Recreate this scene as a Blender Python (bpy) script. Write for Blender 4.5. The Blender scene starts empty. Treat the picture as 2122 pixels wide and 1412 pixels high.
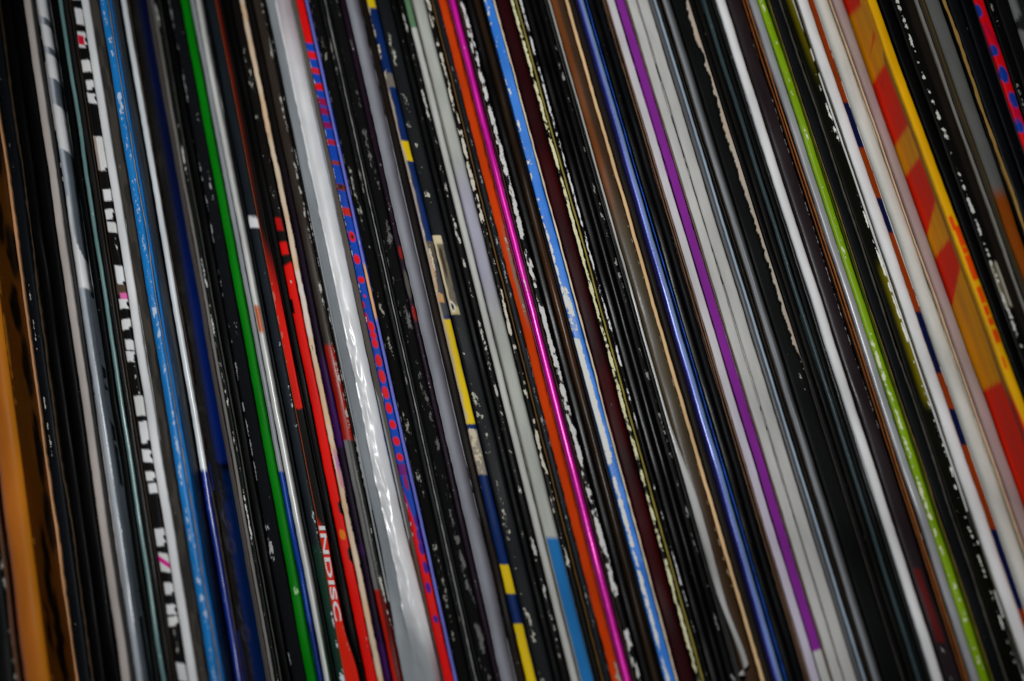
import bpy, math
import numpy as np
from mathutils import Matrix, Vector

# ------------------------------------------------------------------ camera
IMG_W, IMG_H, FPX = 2122.0, 1412.0, 3160.0      # photograph size, focal length in its pixels
DIST = 0.316                                    # lens to the spines, metres
CZ = 0.158                                      # height of the view centre above the shelf
v = np.array([-2010.0, 7848.0, -FPX])           # where the upright sleeves converge
Zc = v / np.linalg.norm(v)
Xc = np.array([7848.0, 2010.0, 0.0]); Xc /= np.linalg.norm(Xc)
Yc = np.cross(Zc, Xc)
R = np.stack([Xc, Yc, Zc], axis=0)              # camera vector -> world vector: R @ vec
CEN = np.array([0.0, 0.0, CZ])
FWD = R @ np.array([0, 0, -1.0])
CAM = CEN - FWD * DIST

scn = bpy.context.scene
col = scn.collection
cam = bpy.data.cameras.new("camera")
cam.sensor_width = 36.0
cam.lens = 36.0 * FPX / IMG_W
cam.clip_start, cam.clip_end = 0.005, 20.0
cam.dof.use_dof = True
cam.dof.focus_distance = DIST + 0.002
cam.dof.aperture_fstop = 7.8
cam_o = bpy.data.objects.new("camera", cam)
M = Matrix([[*R[0], CAM[0]], [*R[1], CAM[1]], [*R[2], CAM[2]], [0, 0, 0, 1]])
cam_o.matrix_world = M
col.objects.link(cam_o)
scn.camera = cam_o

# ------------------------------------------------------------------ light
world = bpy.data.worlds.new("World"); scn.world = world
world.use_nodes = True
world.node_tree.nodes["Background"].inputs[0].default_value = (0.75, 0.85, 1.0, 1)
world.node_tree.nodes["Background"].inputs[1].default_value = 0.003

def spot(name, loc, target, radius, power, color, size, blend):
    l = bpy.data.lights.new(name, 'SPOT'); l.shadow_soft_size = radius
    l.energy = power; l.color = color; l.spot_size = math.radians(size); l.spot_blend = blend
    o = bpy.data.objects.new(name, l); col.objects.link(o)
    o.location = loc
    o.rotation_euler = (Vector(target) - Vector(loc)).to_track_quat('-Z', 'Y').to_euler()
    return o
spot("front_lamp", (-0.012, -0.29, 0.245), (0.010, 0, CZ - 0.004), 0.028, 2.5, (0.97, 0.985, 1.0), 76, 1.0)  # frontal light near the lens, soft cone shaped to darken the corners

scn.view_settings.view_transform = 'Standard'
scn.view_settings.look = 'None'
scn.view_settings.gamma = 1.0
scn.view_settings.use_curve_mapping = False
scn.view_settings.exposure = 0.0
scn.cycles.max_bounces = 6

# ------------------------------------------------------------------ helpers
K_ALB = 1.55                                    # print colour as photographed -> paper reflectance
def lin(h):
    h = h.lstrip('#')
    c = np.array([int(h[i:i+2], 16) / 255 for i in (0, 2, 4)])
    c = np.where(c <= 0.04045, c / 12.92, ((c + 0.055) / 1.055) ** 2.4)
    return np.clip(K_ALB * c ** 1.24 * 1.2, 0.0, 0.86)

def hsh(i, seed):
    x = np.sin(i * 127.1 + seed * 311.7 + 1.3) * 43758.5453
    return x - np.floor(x)
def n1(x, seed):
    i = np.floor(x); f = x - i; f = f * f * (3 - 2 * f)
    return hsh(i, seed) * (1 - f) + hsh(i + 1, seed) * f
def n2(x, y, seed):
    i = np.floor(x); j = np.floor(y); f = x - i; g = y - j
    f = f * f * (3 - 2 * f); g = g * g * (3 - 2 * g)
    h = lambda a, b: hsh(a + b * 57.0, seed)
    return (h(i, j) * (1 - f) + h(i + 1, j) * f) * (1 - g) + (h(i, j + 1) * (1 - f) + h(i + 1, j + 1) * f) * g
def sst(a, b, x):
    t = np.clip((x - a) / (b - a), 0, 1)
    return t * t * (3 - 2 * t)

# how the leaning sleeves cross the picture: position at mid height, top, bottom
ANC = np.array([(-150, -231, -69), (149.5, 48, 251), (322.5, 208, 437), (505.5, 374, 637), (1110, 929, 1291),
                (1487, 1274, 1700), (1803, 1572, 2034), (2075, 1815, 2335), (2200, 1956, 2444), (2450, 2242, 2658)], float)
def xpx(s, py):
    x0 = np.interp(s, ANC[:, 0], ANC[:, 1]); x1 = np.interp(s, ANC[:, 0], ANC[:, 2])
    return x0 + (x1 - x0) * np.asarray(py, float) / 1412.0
def s_of(px, py):
    ss = np.linspace(-150, 2450, 1301)
    a0 = np.interp(ss, ANC[:, 0], ANC[:, 1]); a1 = np.interp(ss, ANC[:, 0], ANC[:, 2])
    x0, k = px, py / 1412.0
    s = np.full(px.shape, 1000.0)
    for _ in range(12):
        f = np.interp(s, ss, a0) * (1 - k) + np.interp(s, ss, a1) * k - px
        s = s - f
    return s
def ray(px, py, Y):
    px = np.asarray(px, float); py = np.asarray(py, float)
    d = np.stack([(px - IMG_W / 2) / FPX, -(py - IMG_H / 2) / FPX, -np.ones_like(px)], -1) @ R.T
    t = (Y - CAM[1]) / d[..., 1]
    return CAM + d * t[..., None]
def project(P):
    c = (P - CAM) @ R
    return c[..., 0] / -c[..., 2] * FPX + IMG_W / 2, -c[..., 1] / -c[..., 2] * FPX + IMG_H / 2

# ------------------------------------------------------------------ materials
def sleeve_material(name, rough, spec=0.5, metal=0.0, coat=0.0, grain=0.15, coatr=0.1, chip_scale=1250.0, sub=0.0):
    m = bpy.data.materials.new(name); m.use_nodes = True
    nt = m.node_tree; N = nt.nodes; L = nt.links
    b = N["Principled BSDF"]
    pr = N.new("ShaderNodeAttribute"); pr.attribute_name = "print"
    co = N.new("ShaderNodeAttribute"); co.attribute_name = "core"
    tc = N.new("ShaderNodeTexCoord")
    mp = N.new("ShaderNodeMapping"); mp.inputs["Scale"].default_value = (1, 1, 0.45)
    L.new(tc.outputs["Object"], mp.inputs[0])
    nz = N.new("ShaderNodeTexNoise"); nz.inputs["Scale"].default_value = chip_scale
    nz.inputs["Detail"].default_value = 7.0; nz.inputs["Roughness"].default_value = 0.78
    L.new(mp.outputs[0], nz.inputs["Vector"])
    # threshold falls as the wear value (alpha of "print") grows
    th = N.new("ShaderNodeMath"); th.operation = 'MULTIPLY_ADD'
    L.new(pr.outputs["Alpha"], th.inputs[0]); th.inputs[1].default_value = 0.55; th.inputs[2].default_value = -0.76
    ad = N.new("ShaderNodeMath"); ad.operation = 'ADD'
    L.new(nz.outputs["Fac"], ad.inputs[0]); L.new(th.outputs[0], ad.inputs[1])
    mr = N.new("ShaderNodeMapRange"); mr.interpolation_type = 'SMOOTHSTEP'
    mr.inputs["From Min"].default_value = -0.012; mr.inputs["From Max"].default_value = 0.02
    L.new(ad.outputs[0], mr.inputs["Value"])
    # ink mottling and grime
    n2_ = N.new("ShaderNodeTexNoise"); n2_.inputs["Scale"].default_value = 260.0; n2_.inputs["Detail"].default_value = 6.0
    mp2 = N.new("ShaderNodeMapping"); mp2.inputs["Scale"].default_value = (1, 1, 0.2)
    L.new(tc.outputs["Object"], mp2.inputs[0]); L.new(mp2.outputs[0], n2_.inputs["Vector"])
    mr2 = N.new("ShaderNodeMapRange"); mr2.inputs["From Min"].default_value = 0.3; mr2.inputs["From Max"].default_value = 0.7
    mr2.inputs["To Min"].default_value = 0.80; mr2.inputs["To Max"].default_value = 1.14
    L.new(n2_.outputs["Fac"], mr2.inputs["Value"])
    mul = N.new("ShaderNodeVectorMath"); mul.operation = 'SCALE'
    L.new(pr.outputs["Color"], mul.inputs[0]); L.new(mr2.outputs[0], mul.inputs["Scale"])
    mix = N.new("ShaderNodeMix"); mix.data_type = 'RGBA'
    L.new(mr.outputs[0], mix.inputs[0]); L.new(mul.outputs[0], mix.inputs[6]); L.new(co.outputs["Color"], mix.inputs[7])
    L.new(mix.outputs[2], b.inputs["Base Color"])
    # roughness: ink uneven, bare paper dull
    ro = N.new("ShaderNodeMapRange"); ro.inputs["From Min"].default_value = 0.3; ro.inputs["From Max"].default_value = 0.7
    ro.inputs["To Min"].default_value = max(rough - 0.10, 0.05); ro.inputs["To Max"].default_value = rough + 0.10
    L.new(n2_.outputs["Fac"], ro.inputs["Value"])
    rm = N.new("ShaderNodeMix"); rm.data_type = 'FLOAT'
    L.new(mr.outputs[0], rm.inputs[0]); L.new(ro.outputs[0], rm.inputs[2]); rm.inputs[3].default_value = 0.85
    L.new(rm.outputs[0], b.inputs["Roughness"])
    b.inputs["Specular IOR Level"].default_value = spec
    mt = N.new("ShaderNodeMath"); mt.operation = 'MULTIPLY_ADD'
    L.new(mr.outputs[0], mt.inputs[0]); mt.inputs[1].default_value = -metal; mt.inputs[2].default_value = metal
    L.new(mt.outputs[0], b.inputs["Metallic"])
    b.inputs["Coat Weight"].default_value = coat; b.inputs["Coat Roughness"].default_value = coatr
    # relief
    g = N.new("ShaderNodeTexNoise"); g.inputs["Scale"].default_value = 3200.0; g.inputs["Detail"].default_value = 3.0
    L.new(tc.outputs["Object"], g.inputs["Vector"])
    s1 = N.new("ShaderNodeMath"); s1.operation = 'MULTIPLY'; L.new(g.outputs["Fac"], s1.inputs[0]); s1.inputs[1].default_value = grain
    s2 = N.new("ShaderNodeMath"); s2.operation = 'MULTIPLY_ADD'
    L.new(mr.outputs[0], s2.inputs[0]); s2.inputs[1].default_value = -0.55; L.new(s1.outputs[0], s2.inputs[2])
    bu = N.new("ShaderNodeBump"); bu.inputs["Strength"].default_value = 0.6; bu.inputs["Distance"].default_value = 0.00016
    L.new(s2.outputs[0], bu.inputs["Height"]); L.new(bu.outputs[0], b.inputs["Normal"])
    return m
MAT = {
    'matte': sleeve_material("uncoated_card", 0.75, 0.03, grain=0.30),
    'satin': sleeve_material("printed_card", 0.42, 0.045, grain=0.22),
    'gloss': sleeve_material("laminated_card", 0.30, 0.14, grain=0.15, coat=0.0, coatr=0.15),
    'foil': sleeve_material("foil_card", 0.34, 0.6, metal=0.22, grain=0.30, coat=0.3, coatr=0.2),
    'plastic': sleeve_material("clear_plastic", 0.30, 0.5, grain=0.04, coat=0.25, coatr=0.16),
    'soft': sleeve_material("worn_soft_card", 0.9, 0.05, grain=0.9),
    'edge': sleeve_material("raw_card_edge", 0.85, 0.06, grain=0.6),
}
def wood_material():
    m = bpy.data.materials.new("shelf_wood"); m.use_nodes = True
    nt = m.node_tree; b = nt.nodes["Principled BSDF"]
    w = nt.nodes.new("ShaderNodeTexNoise"); w.inputs["Scale"].default_value = 18
    tc = nt.nodes.new("ShaderNodeTexCoord"); mp = nt.nodes.new("ShaderNodeMapping")
    mp.inputs["Scale"].default_value = (0.3, 4, 4)
    r = nt.nodes.new("ShaderNodeValToRGB")
    r.color_ramp.elements[0].color = (0.05, 0.028, 0.016, 1); r.color_ramp.elements[1].color = (0.13, 0.075, 0.04, 1)
    nt.links.new(tc.outputs["Object"], mp.inputs[0]); nt.links.new(mp.outputs[0], w.inputs["Vector"])
    nt.links.new(w.outputs["Fac"], r.inputs[0]); nt.links.new(r.outputs[0], b.inputs["Base Color"])
    b.inputs["Roughness"].default_value = 0.6
    return m

# ------------------------------------------------------------------ painting a surface
class Paint:
    """colours of a strip: U across (0 left .. 1 right), PY down the picture rows."""
    def __init__(s, U, PY, seed, base):
        s.U, s.PY, s.seed = U, PY, seed
        s.c = np.empty(U.shape + (3,)); s.c[:] = lin(base)
        s.k = np.empty(U.shape + (3,)); s.k[:] = lin('a9a79f')
        s.w = np.zeros(U.shape)
    def blend(s, m, h):
        s.c += (lin(h) - s.c) * m[..., None]
    def band(s, y0, y1, h, u0=-1, u1=2, soft=2.0, slant=0.0):
        j = (n1(s.U * 5, s.seed + y0) - 0.5) * 2 + slant * (s.U - 0.5)
        m = sst(y0 - soft, y0 + soft, s.PY + j) * (1 - sst(y1 - soft, y1 + soft, s.PY + j))
        m = m * sst(u0 - 0.04, u0 + 0.04, s.U) * (1 - sst(u1 - 0.04, u1 + 0.04, s.U))
        s.blend(m, h)
    def dot(s, y, u, ry, ru, h):
        d = np.sqrt(((s.PY - y) / ry) ** 2 + ((s.U - u) / ru) ** 2)
        s.blend(1 - sst(0.85, 1.15, d), h)
    def vline(s, u0, u1, h, soft=0.04):
        s.blend(sst(u0 - soft, u0 + soft, s.U) * (1 - sst(u1 - soft, u1 + soft, s.U)), h)
    def worn(s, amt, u0=-1, u1=2, y0=-200, y1=1700, soft=0.06, patch=55.0, even=0.0):  # pale flecks for wear, and for a few painted highlights
        p = n2(s.U * 2.2, s.PY / patch, s.seed + 3.1 + u0) * 0.55 + n2(s.U * 4, s.PY / (patch * 0.3), s.seed + 9.7 + u0) * 0.45
        p = even + (1 - even) * sst(0.25, 0.75, p)
        soft = soft * 1.6
        if even < 0.5: amt = 1.05 * (1 - math.exp(-1.5 * amt))
        m = sst(u0 - soft, u0 + soft, s.U) * (1 - sst(u1 - soft, u1 + soft, s.U))
        m = m * sst(y0 - 8, y0 + 8, s.PY) * (1 - sst(y1 - 8, y1 + 8, s.PY))
        s.w = np.maximum(s.w, amt * p * m)
    def core(s, h, u0=-1, u1=2):
        m = (s.U >= u0) & (s.U <= u1)
        s.k[m] = lin(h)

ROWS_LO, ROWS_HI = -80, 1492
def link(name, me, mat, parent):
    me.materials.append(MAT[mat] if isinstance(mat, str) else mat)
    o = bpy.data.objects.new(name, me); col.objects.link(o)
    if parent is not None:
        o.parent = parent
        o.matrix_parent_inverse = Matrix.Identity(4)
    return o
def mesh_grid(name, P, c, k, w, mat, parent, base, wrap=False):
    r, n = P.shape[:2]
    me = bpy.data.meshes.new(name)
    V = (P.reshape(-1, 3) - base).astype(np.float32)
    idx = np.arange(r * n).reshape(r, n)
    q = np.stack([idx[:-1, :-1], idx[1:, :-1], idx[1:, 1:], idx[:-1, 1:]], -1).reshape(-1, 4)
    if wrap:
        q = np.concatenate([q, np.stack([idx[:-1, -1], idx[1:, -1], idx[1:, 0], idx[:-1, 0]], -1)])
    me.vertices.add(len(V)); me.vertices.foreach_set("co", V.ravel())
    me.loops.add(q.size); me.loops.foreach_set("vertex_index", q.ravel().astype(np.int32))
    me.polygons.add(len(q)); me.polygons.foreach_set("loop_start", np.arange(0, q.size, 4, dtype=np.int32))
    me.polygons.foreach_set("use_smooth", np.ones(len(q), dtype=bool))
    a = me.color_attributes.new("print", 'FLOAT_COLOR', 'POINT')
    a.data.foreach_set("color", np.concatenate([c.reshape(-1, 3), w.reshape(-1, 1)], 1).astype(np.float32).ravel())
    a = me.color_attributes.new("core", 'FLOAT_COLOR', 'POINT')
    a.data.foreach_set("color", np.concatenate([k.reshape(-1, 3), np.ones((r * n, 1))], 1).astype(np.float32).ravel())
    me.update(calc_edges=True); me.validate()
    return link(name, me, mat, parent)

class Strip:
    """one long piece facing the camera: a spine, a raw card edge, an inner sleeve."""
    def __init__(s, name, sl, sr, base, mat='satin', dd=0.0, p=3.0, h=0.30, n=11, step=5, paint=None,
                 eL=None, eR=None, wob=0.7, wave=0.10, wl=0.0, wr=0.0, wc=0.0, core=None, relief=None, gap=0.55, y0=None, y1=None):
        s.__dict__.update(locals()); del s.__dict__['s']
        s.sL, s.sR = sl, sr

SEED = [1]
def plan(st, depth):
    SEED[0] += 1; st.seed = SEED[0] * 1.37
    lo = ROWS_LO if st.y0 is None else st.y0
    hi = ROWS_HI if st.y1 is None else st.y1
    st.py = np.arange(lo, hi + 0.1, st.step).astype(float)
    py = st.py
    wob = (n1(py / 230, st.seed) - 0.5) * 2.2 * st.wob + (n1(py / 70, st.seed + 5) - 0.5) * 1.0 * st.wob
    jl = (n1(py / 14, st.seed + 7) - 0.5) * 0.9 * st.wob; jr = (n1(py / 14, st.seed + 8) - 0.5) * 0.9 * st.wob
    xl = xpx(st.sL, py) + wob + jl + st.gap; xr = xpx(st.sR, py) + wob + jr - st.gap
    if st.eL is not None: xl = xl + st.eL(py)
    if st.eR is not None: xr = xr + st.eR(py)
    st.Y = (depth + st.dd) * 0.001
    st.PL = ray(xl, py, st.Y); st.PR = ray(xr, py, st.Y)

def build_strip(st, parent, base):
    py = st.py; PL, PR = st.PL, st.PR
    full = st.y0 is None and st.y1 is None
    if full:                                        # run on to the shelf and to the top edge
        out = []
        for A in (PL, PR):
            d = (A[-1] - A[0]); d = d / d[2]
            top = A[0] + d * (0.313 - A[0][2]); bot = A[-1] + d * (0.0005 - A[-1][2])
            out.append(np.concatenate([top[None], A, bot[None]]))
        PL, PR = out
        py = np.concatenate([[ROWS_LO - 900], py, [ROWS_HI + 900]])
    t = np.sin(np.linspace(-math.pi / 2, math.pi / 2, st.n))
    u = (t + 1) / 2
    W = float(np.mean(PR[:, 0] - PL[:, 0]))
    hh = min(st.h * W, 0.0016)
    yo = hh * (1 - np.clip(1 - np.abs(t) ** st.p, 0, 1) ** (1 / st.p))
    P = PL[:, None] + (PR - PL)[:, None] * u[None, :, None]
    P[..., 1] += yo[None] + ((n1(py / 120, st.seed + 11) - 0.5) * 2 * st.wave * 0.004)[:, None]
    U = np.broadcast_to(u[None], P.shape[:2]).copy(); PY = np.broadcast_to(py[:, None], P.shape[:2]).copy()
    if st.relief is not None:
        P[..., 1] += st.relief(U, PY) * 0.001
    pt = Paint(U, PY, st.seed, st.base)
    if st.core: pt.core(st.core)
    pt.worn(0.10, even=0.2, patch=90)
    if st.wl: pt.worn(st.wl, -1, 0.12)
    if st.wr: pt.worn(st.wr, 0.88, 2)
    if st.wc: pt.worn(st.wc, 0.25, 0.75)
    if st.paint: st.paint(pt)
    back = 0.0025
    a = P[:, :1].copy(); b = P[:, -1:].copy(); a[..., 1] += back; b[..., 1] += back
    P = np.concatenate([a, P, b], 1)
    ext = lambda A: np.concatenate([A[:, :1], A, A[:, -1:]], 1)
    return mesh_grid(st.name, P, ext(pt.c), ext(pt.k), ext(pt.w) * 1.0, st.mat, parent, base, wrap=True)

def ends(A):
    d = (A[-1] - A[0]); d = d / d[2]
    return A[0] + d * (0.313 - A[0][2]), A[-1] + d * (0.0005 - A[-1][2])
def build_cover(name, A, sign, Y, parent, base, h, mat='satin', thick=0.00035):
    """a flat card from just behind the spine to the far edge of the sleeve"""
    top, bot = ends(A)
    P = np.zeros((2, 4, 3))
    for i, e in enumerate((top, bot)):
        for j, (dx, y) in enumerate(((0, Y + 0.0014), (0, Y + 0.309), (thick * sign, Y + 0.309), (thick * sign, Y + 0.0014))):
            P[i, j] = (e[0] - sign * 0 + dx, y, e[2])
    sh = P.shape[:2]
    c = np.empty(sh + (3,)); c[:] = lin(h); k = c.copy()
    return mesh_grid(name, P, c, k, np.zeros(sh), mat, parent, base, wrap=True)
def build_face(name, A, Y, parent, base, paint, h, mat='satin', deep=0.034, step=6, n=30):
    """a cover whose printed face shows beside its neighbour: finer, with its print"""
    top, bot = ends(A)
    z = np.concatenate([[top[2]], np.linspace(0.25, 0.065, int(1500 / step)), [bot[2]]])
    yy = np.concatenate([np.linspace(Y + 0.0008, Y + deep, n), [Y + 0.309]])
    k = (z - bot[2]) / (top[2] - bot[2])
    xx = bot[0] + (top[0] - bot[0]) * k
    P = np.zeros((len(z), len(yy), 3))
    P[..., 0] = xx[:, None]; P[..., 1] = yy[None]; P[..., 2] = z[:, None]
    P[..., 0] += (n2(yy[None] * 90, z[:, None] * 40, SEED[0]) - 0.5) * 0.0003
    px, py = project(P)
    pt = Paint((yy[None] - Y) * 1000 + 0 * z[:, None], py, SEED[0] * 3.3, h)     # U here: millimetres behind the spine
    pt.S = s_of(px, py)
    paint(pt)
    return mesh_grid(name, P, pt.c, pt.k, pt.w, mat, parent, base)

SLEEVES = []
def sleeve(label, depth, *strips, cover=None, face=None, name='record_sleeve', cat='record sleeve', extra=None, mat='satin'):
    SLEEVES.append(dict(label=label, depth=depth, strips=list(strips), cover=cover, face=face, name=name, cat=cat, extra=extra, mat=mat))
S = Strip

def build_all():
    order = []
    for sl in SLEEVES:
        for st in sl['strips']:
            plan(st, sl['depth']); order.append((st, sl))
    # neighbours never cut into each other: the one standing back gives way
    full = [st for st, _ in order if st.y0 is None and st.y1 is None]
    for _ in range(2):
        for A, B in zip(full[:-1], full[1:]):
            pa = np.stack([np.interp(ROWSX, A.py, A.PR[:, 0])], 1)[:, 0]
            pb = np.interp(ROWSX, B.py, B.PL[:, 0])
            if A.Y <= B.Y:
                lim = np.interp(B.py, ROWSX, pa) + 0.00004
                B.PL[:, 0] = np.maximum(B.PL[:, 0], lim)
                B.PR[:, 0] = np.maximum(B.PR[:, 0], B.PL[:, 0] + 0.0001)
            else:
                lim = np.interp(A.py, ROWSX, pb) - 0.00004
                A.PR[:, 0] = np.minimum(A.PR[:, 0], lim)
                A.PL[:, 0] = np.minimum(A.PL[:, 0], A.PR[:, 0] - 0.0001)
    for sl in SLEEVES:
        sts = [s for s in sl['strips'] if s.y0 is None and s.y1 is None]
        first, last = sts[0], sts[-1]
        bl, br = ends(first.PL)[1], ends(last.PR)[1]
        base = np.array([(bl[0] + br[0]) / 2, first.Y + 0.15, 0.0])
        e = bpy.data.objects.new(sl['name'], None); col.objects.link(e)
        e.empty_display_size = 0.01; e.location = base
        e['label'] = sl['label']; e['category'] = sl['cat']; e['group'] = 'record sleeves standing in a row'
        for st in sl['strips']:
            build_strip(st, e, base)
        cov = sl['cover'] or max(sts, key=lambda s: s.sR - s.sL).base
        if sl['face'] and sl['face'][0] == 'L':
            build_face('front_cover', first.PL, first.Y, e, base, sl['face'][1], cov, sl['mat'])
        else:
            build_cover('front_cover', first.PL, 1, first.Y, e, base, cov, sl['mat'])
        if sl['face'] and sl['face'][0] == 'R':
            build_face('back_cover', last.PR, last.Y, e, base, sl['face'][1], cov, sl['mat'])
        else:
            build_cover('back_cover', last.PR, -1, last.Y, e, base, cov, sl['mat'])
        if sl['extra']: sl['extra'](sl, e, base)
ROWSX = np.arange(ROWS_LO, ROWS_HI + 1, 6.0)
# ------------------------------------------------------------------ the records, left to right
BK, BK2 = '131413', '0c0d0c'
EDGE = 'b59a78'

# --- far left
sleeve('black sleeve in the lower left corner, left of the orange tiger sleeve', -22,
       S('spine', -112, -54, '1c1d1c', wr=0.5), S('card_edge', -53, -47, '6b5040', 'edge', dd=-0.2))
def tiger(pt):
    pt.blend(sst(0.42, 0.75, n2(pt.U / 4, pt.PY / 90, 4)), '6e4208')
    for y, u, ry, ru in ((300, 11, 70, 4.5), (450, 6, 60, 3.5), (520, 12, 60, 3.5), (640, 9, 55, 3), (760, 11, 70, 2.6), (930, 11, 85, 2.2),
                         (150, 9, 60, 5), (60, 5, 60, 3), (1080, 12, 70, 2.6), (1180, 7, 100, 2.0), (1330, 9, 110, 2.4), (1300, 4, 60, 1.0)):
        uu = u + (n1(pt.PY / 25, y) - 0.5) * 1.6
        d = np.sqrt(((pt.PY - y) / ry) ** 2 + ((pt.U - uu) / ru) ** 2)
        pt.blend(1 - sst(0.75, 1.15, d), '0c0803')
def tigerspine(pt):
    pt.blend(sst(0.5, 1.0, pt.U) * 0.55, 'b07a18'); pt.blend(1 - sst(0.0, 0.3, pt.U), 'a87058')
    pt.blend(0.6 * (1 - sst(300, 640, pt.PY)), '5a3606')  # spine darkened toward the top, shade put into its colour
sleeve('orange sleeve with black tiger patches at the left edge', -22,
       S('spine', -42, 9, 'a86a2c', 'satin', p=2.4, h=0.35, paint=tigerspine), cover='6a430e', face=('R', tiger))
sleeve('black sleeve with a tan left edge and a dotted white line of wear', -7.6,
       S('card_edge', 58, 66, 'b48d6b', 'edge', wl=0.3, wob=1.6), S('spine', 66, 91, '171b1f', dd=0.3, paint=lambda p: (p.worn(0.62, 0.28, 0.44, 560, 960, 0.05, 14), p.worn(0.3, 0.3, 0.5))),
       S('card_edge', 91, 96, '4a3f33', 'edge', wob=2.0))
sleeve('plain black sleeve, first of two left of the beige grey spine', -8.5, S('spine', 96, 122, '0b0b0b'))
sleeve('plain black sleeve touching the left of the beige grey spine', -9.5, S('spine', 122, 149, '0d0d0e'))
sleeve('narrow beige grey spine left of the silver spine with white marks', -13,
       S('spine', 149, 166, 'a59e99', 'matte', p=2.6), S('inner_sleeve', 167, 175, '3a3a3a', 'satin', dd=0.8))
WB = ((-40, 34), (56, 95), (116, 160), (222, 308), (404, 597))
def silver(pt):
    pt.blend(sst(0.50, 0.72, pt.U), '565d63')
    for a, b in WB[:-1]: pt.band(a - 6, b, 'dfe2df', slant=-8)
    m = sst(402, 408, pt.PY) * (1 - sst(594, 600, pt.PY)) * (1 - sst(0, .08, pt.U - .42 - .7 * sst(480, 560, pt.PY))); pt.blend(m, 'dfe2df')
    pt.worn(0.42, 0.5, 0.8, 600, 1300, 0.08, 22)  # highlight down the silver spine painted in as pale flecks
def silverface(pt):
    pt.blend(sst(0.3, 0.7, n2(pt.U / 2, pt.PY / 200, 5)) * 0.3, '30363a')
    for a, b in WB[:-1]: pt.band(a + 10, b + 6, 'f4f6f4', -1, 4.5, soft=3)
    m = sst(486, 496, pt.PY) * (1 - sst(594, 600, pt.PY)) * (1 - sst(0, 0.6, pt.U - 0.4 - (pt.PY - 490) / 100 * 7))
    pt.blend(m, 'f4f6f4')
sleeve('silver grey spine with white printed blocks and slate side', -16,
       S('spine', 176, 199, 'a2a8ae', 'plastic', p=2.0, h=0.55, step=3, paint=silver, core='d8dcde'), cover='6c747a', face=('R', silverface))
sleeve('black sleeve between the silver spine and the thin teal spine', -12.4, S('spine', 206, 225, '0b0c0d', wc=.1))
sleeve('thin teal grey glossy spine near the left', -12.6, S('spine', 225, 238, '668180', 'plastic', p=2.0, h=0.5, wc=0.25, core='9db0ae', paint=lambda p: (p.vline(-1, 0.2, '1b2524'), p.vline(0.85, 2, '15201e'))))
sleeve('dark sleeve with brown and green streaks left of the chequered spine', -12.7,
       S('spine', 239, 249, '2b2826', 'gloss'), S('card_edge', 249, 256, '192220', 'satin', dd=0.4, paint=lambda p: p.vline(0.5, 0.8, '4a3a30')))
CHK = [(18, 52), (67, 100), (126, 150), (168, 187), (193, 213), (282, 352), (391, 415), (433, 454), (459, 480), (549, 588), (618, 639), (662, 684),
       (705, 726), (729, 750), (820, 861), (873, 919), (932, 958), (978, 997), (1002, 1022), (1095, 1131), (1146, 1185), (1208, 1233), (1253, 1274), (1279, 1298), (1374, 1411), (1440, 1470), (-40, 0)]
def chequer(pt):
    pt.vline(-1, 0.10, '3a2f28')
    for i, (a, b) in enumerate(CHK):
        pt.band(a, b, ('d9d8cf', 'cfccc4', 'd4cfbf')[i % 3], 0.10 if i % 3 else 0.2, 2, 1.5, slant=(i % 4 - 1.5) * 2)
        if i % 2: pt.dot(b - 3, 0.95, 4, 0.16, '141414')
        if i % 3 == 1: pt.dot((a + b) / 2, 0.98, 5, 0.14, '141414')
    pt.band(588, 610, '54463a'); pt.band(75, 95, 'b8203a', 0.1, 0.75, slant=-8); pt.band(606, 619, 'd86a98', 0.3)
    m = (1 - sst(5, 7, np.abs(pt.PY - 1164 - (pt.U - 0.5) * 16))); pt.blend(m, 'e3268a')
    pt.band(282, 352, '9a8d86', -1, 0.35)
    pt.worn(0.55, 0.6, 0.85, 485, 530, 0.05, 20); pt.worn(0.62, 0.55, 0.85, 752, 818, 0.05, 12); pt.worn(0.35, 0.4, 0.7, 1300, 1370)
sleeve('black and white chequered spine with pink flecks', -12.9, S('spine', 256, 277, '1a1818', 'satin', p=4, h=0.2, n=15, step=2.5, paint=chequer))
sleeve('plain off white spine right of the chequered spine', -13.0, S('spine', 278, 297.5, 'cac9c4', 'matte', p=2.6, h=0.3, wl=0.15, gap=1.0))
sleeve('scuffed dark grey brown spine left of the light blue spine', -13.1, S('spine', 298, 318, '3b3835', 'matte', p=4, wc=0.22, core='7a756e', paint=lambda p: p.blend(sst(.45, .6, n2(p.U * 3, p.PY / 40, 3)) * .5, '55504a')))
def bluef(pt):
    pt.blend(sst(0.8, 5.5, pt.U), '06121c')  # shade deepening behind the spine, painted into the cover colour
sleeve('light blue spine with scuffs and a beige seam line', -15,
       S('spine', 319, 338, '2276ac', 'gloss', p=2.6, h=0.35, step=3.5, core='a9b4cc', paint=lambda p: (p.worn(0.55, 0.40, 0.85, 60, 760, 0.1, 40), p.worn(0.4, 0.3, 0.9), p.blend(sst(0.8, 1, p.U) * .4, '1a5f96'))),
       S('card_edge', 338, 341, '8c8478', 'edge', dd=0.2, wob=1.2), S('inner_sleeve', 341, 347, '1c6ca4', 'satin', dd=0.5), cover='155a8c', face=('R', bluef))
def navyspine(pt):
    pt.band(975, 1700, '10307c'); pt.worn(0.32, 0.2, 0.7, 980, 1420, 0.1, 25); pt.core('5a6cc0'); pt.k[pt.PY < 970] = lin('8f9499')
    pt.worn(0.15, -1, 2, 0, 970)
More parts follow.
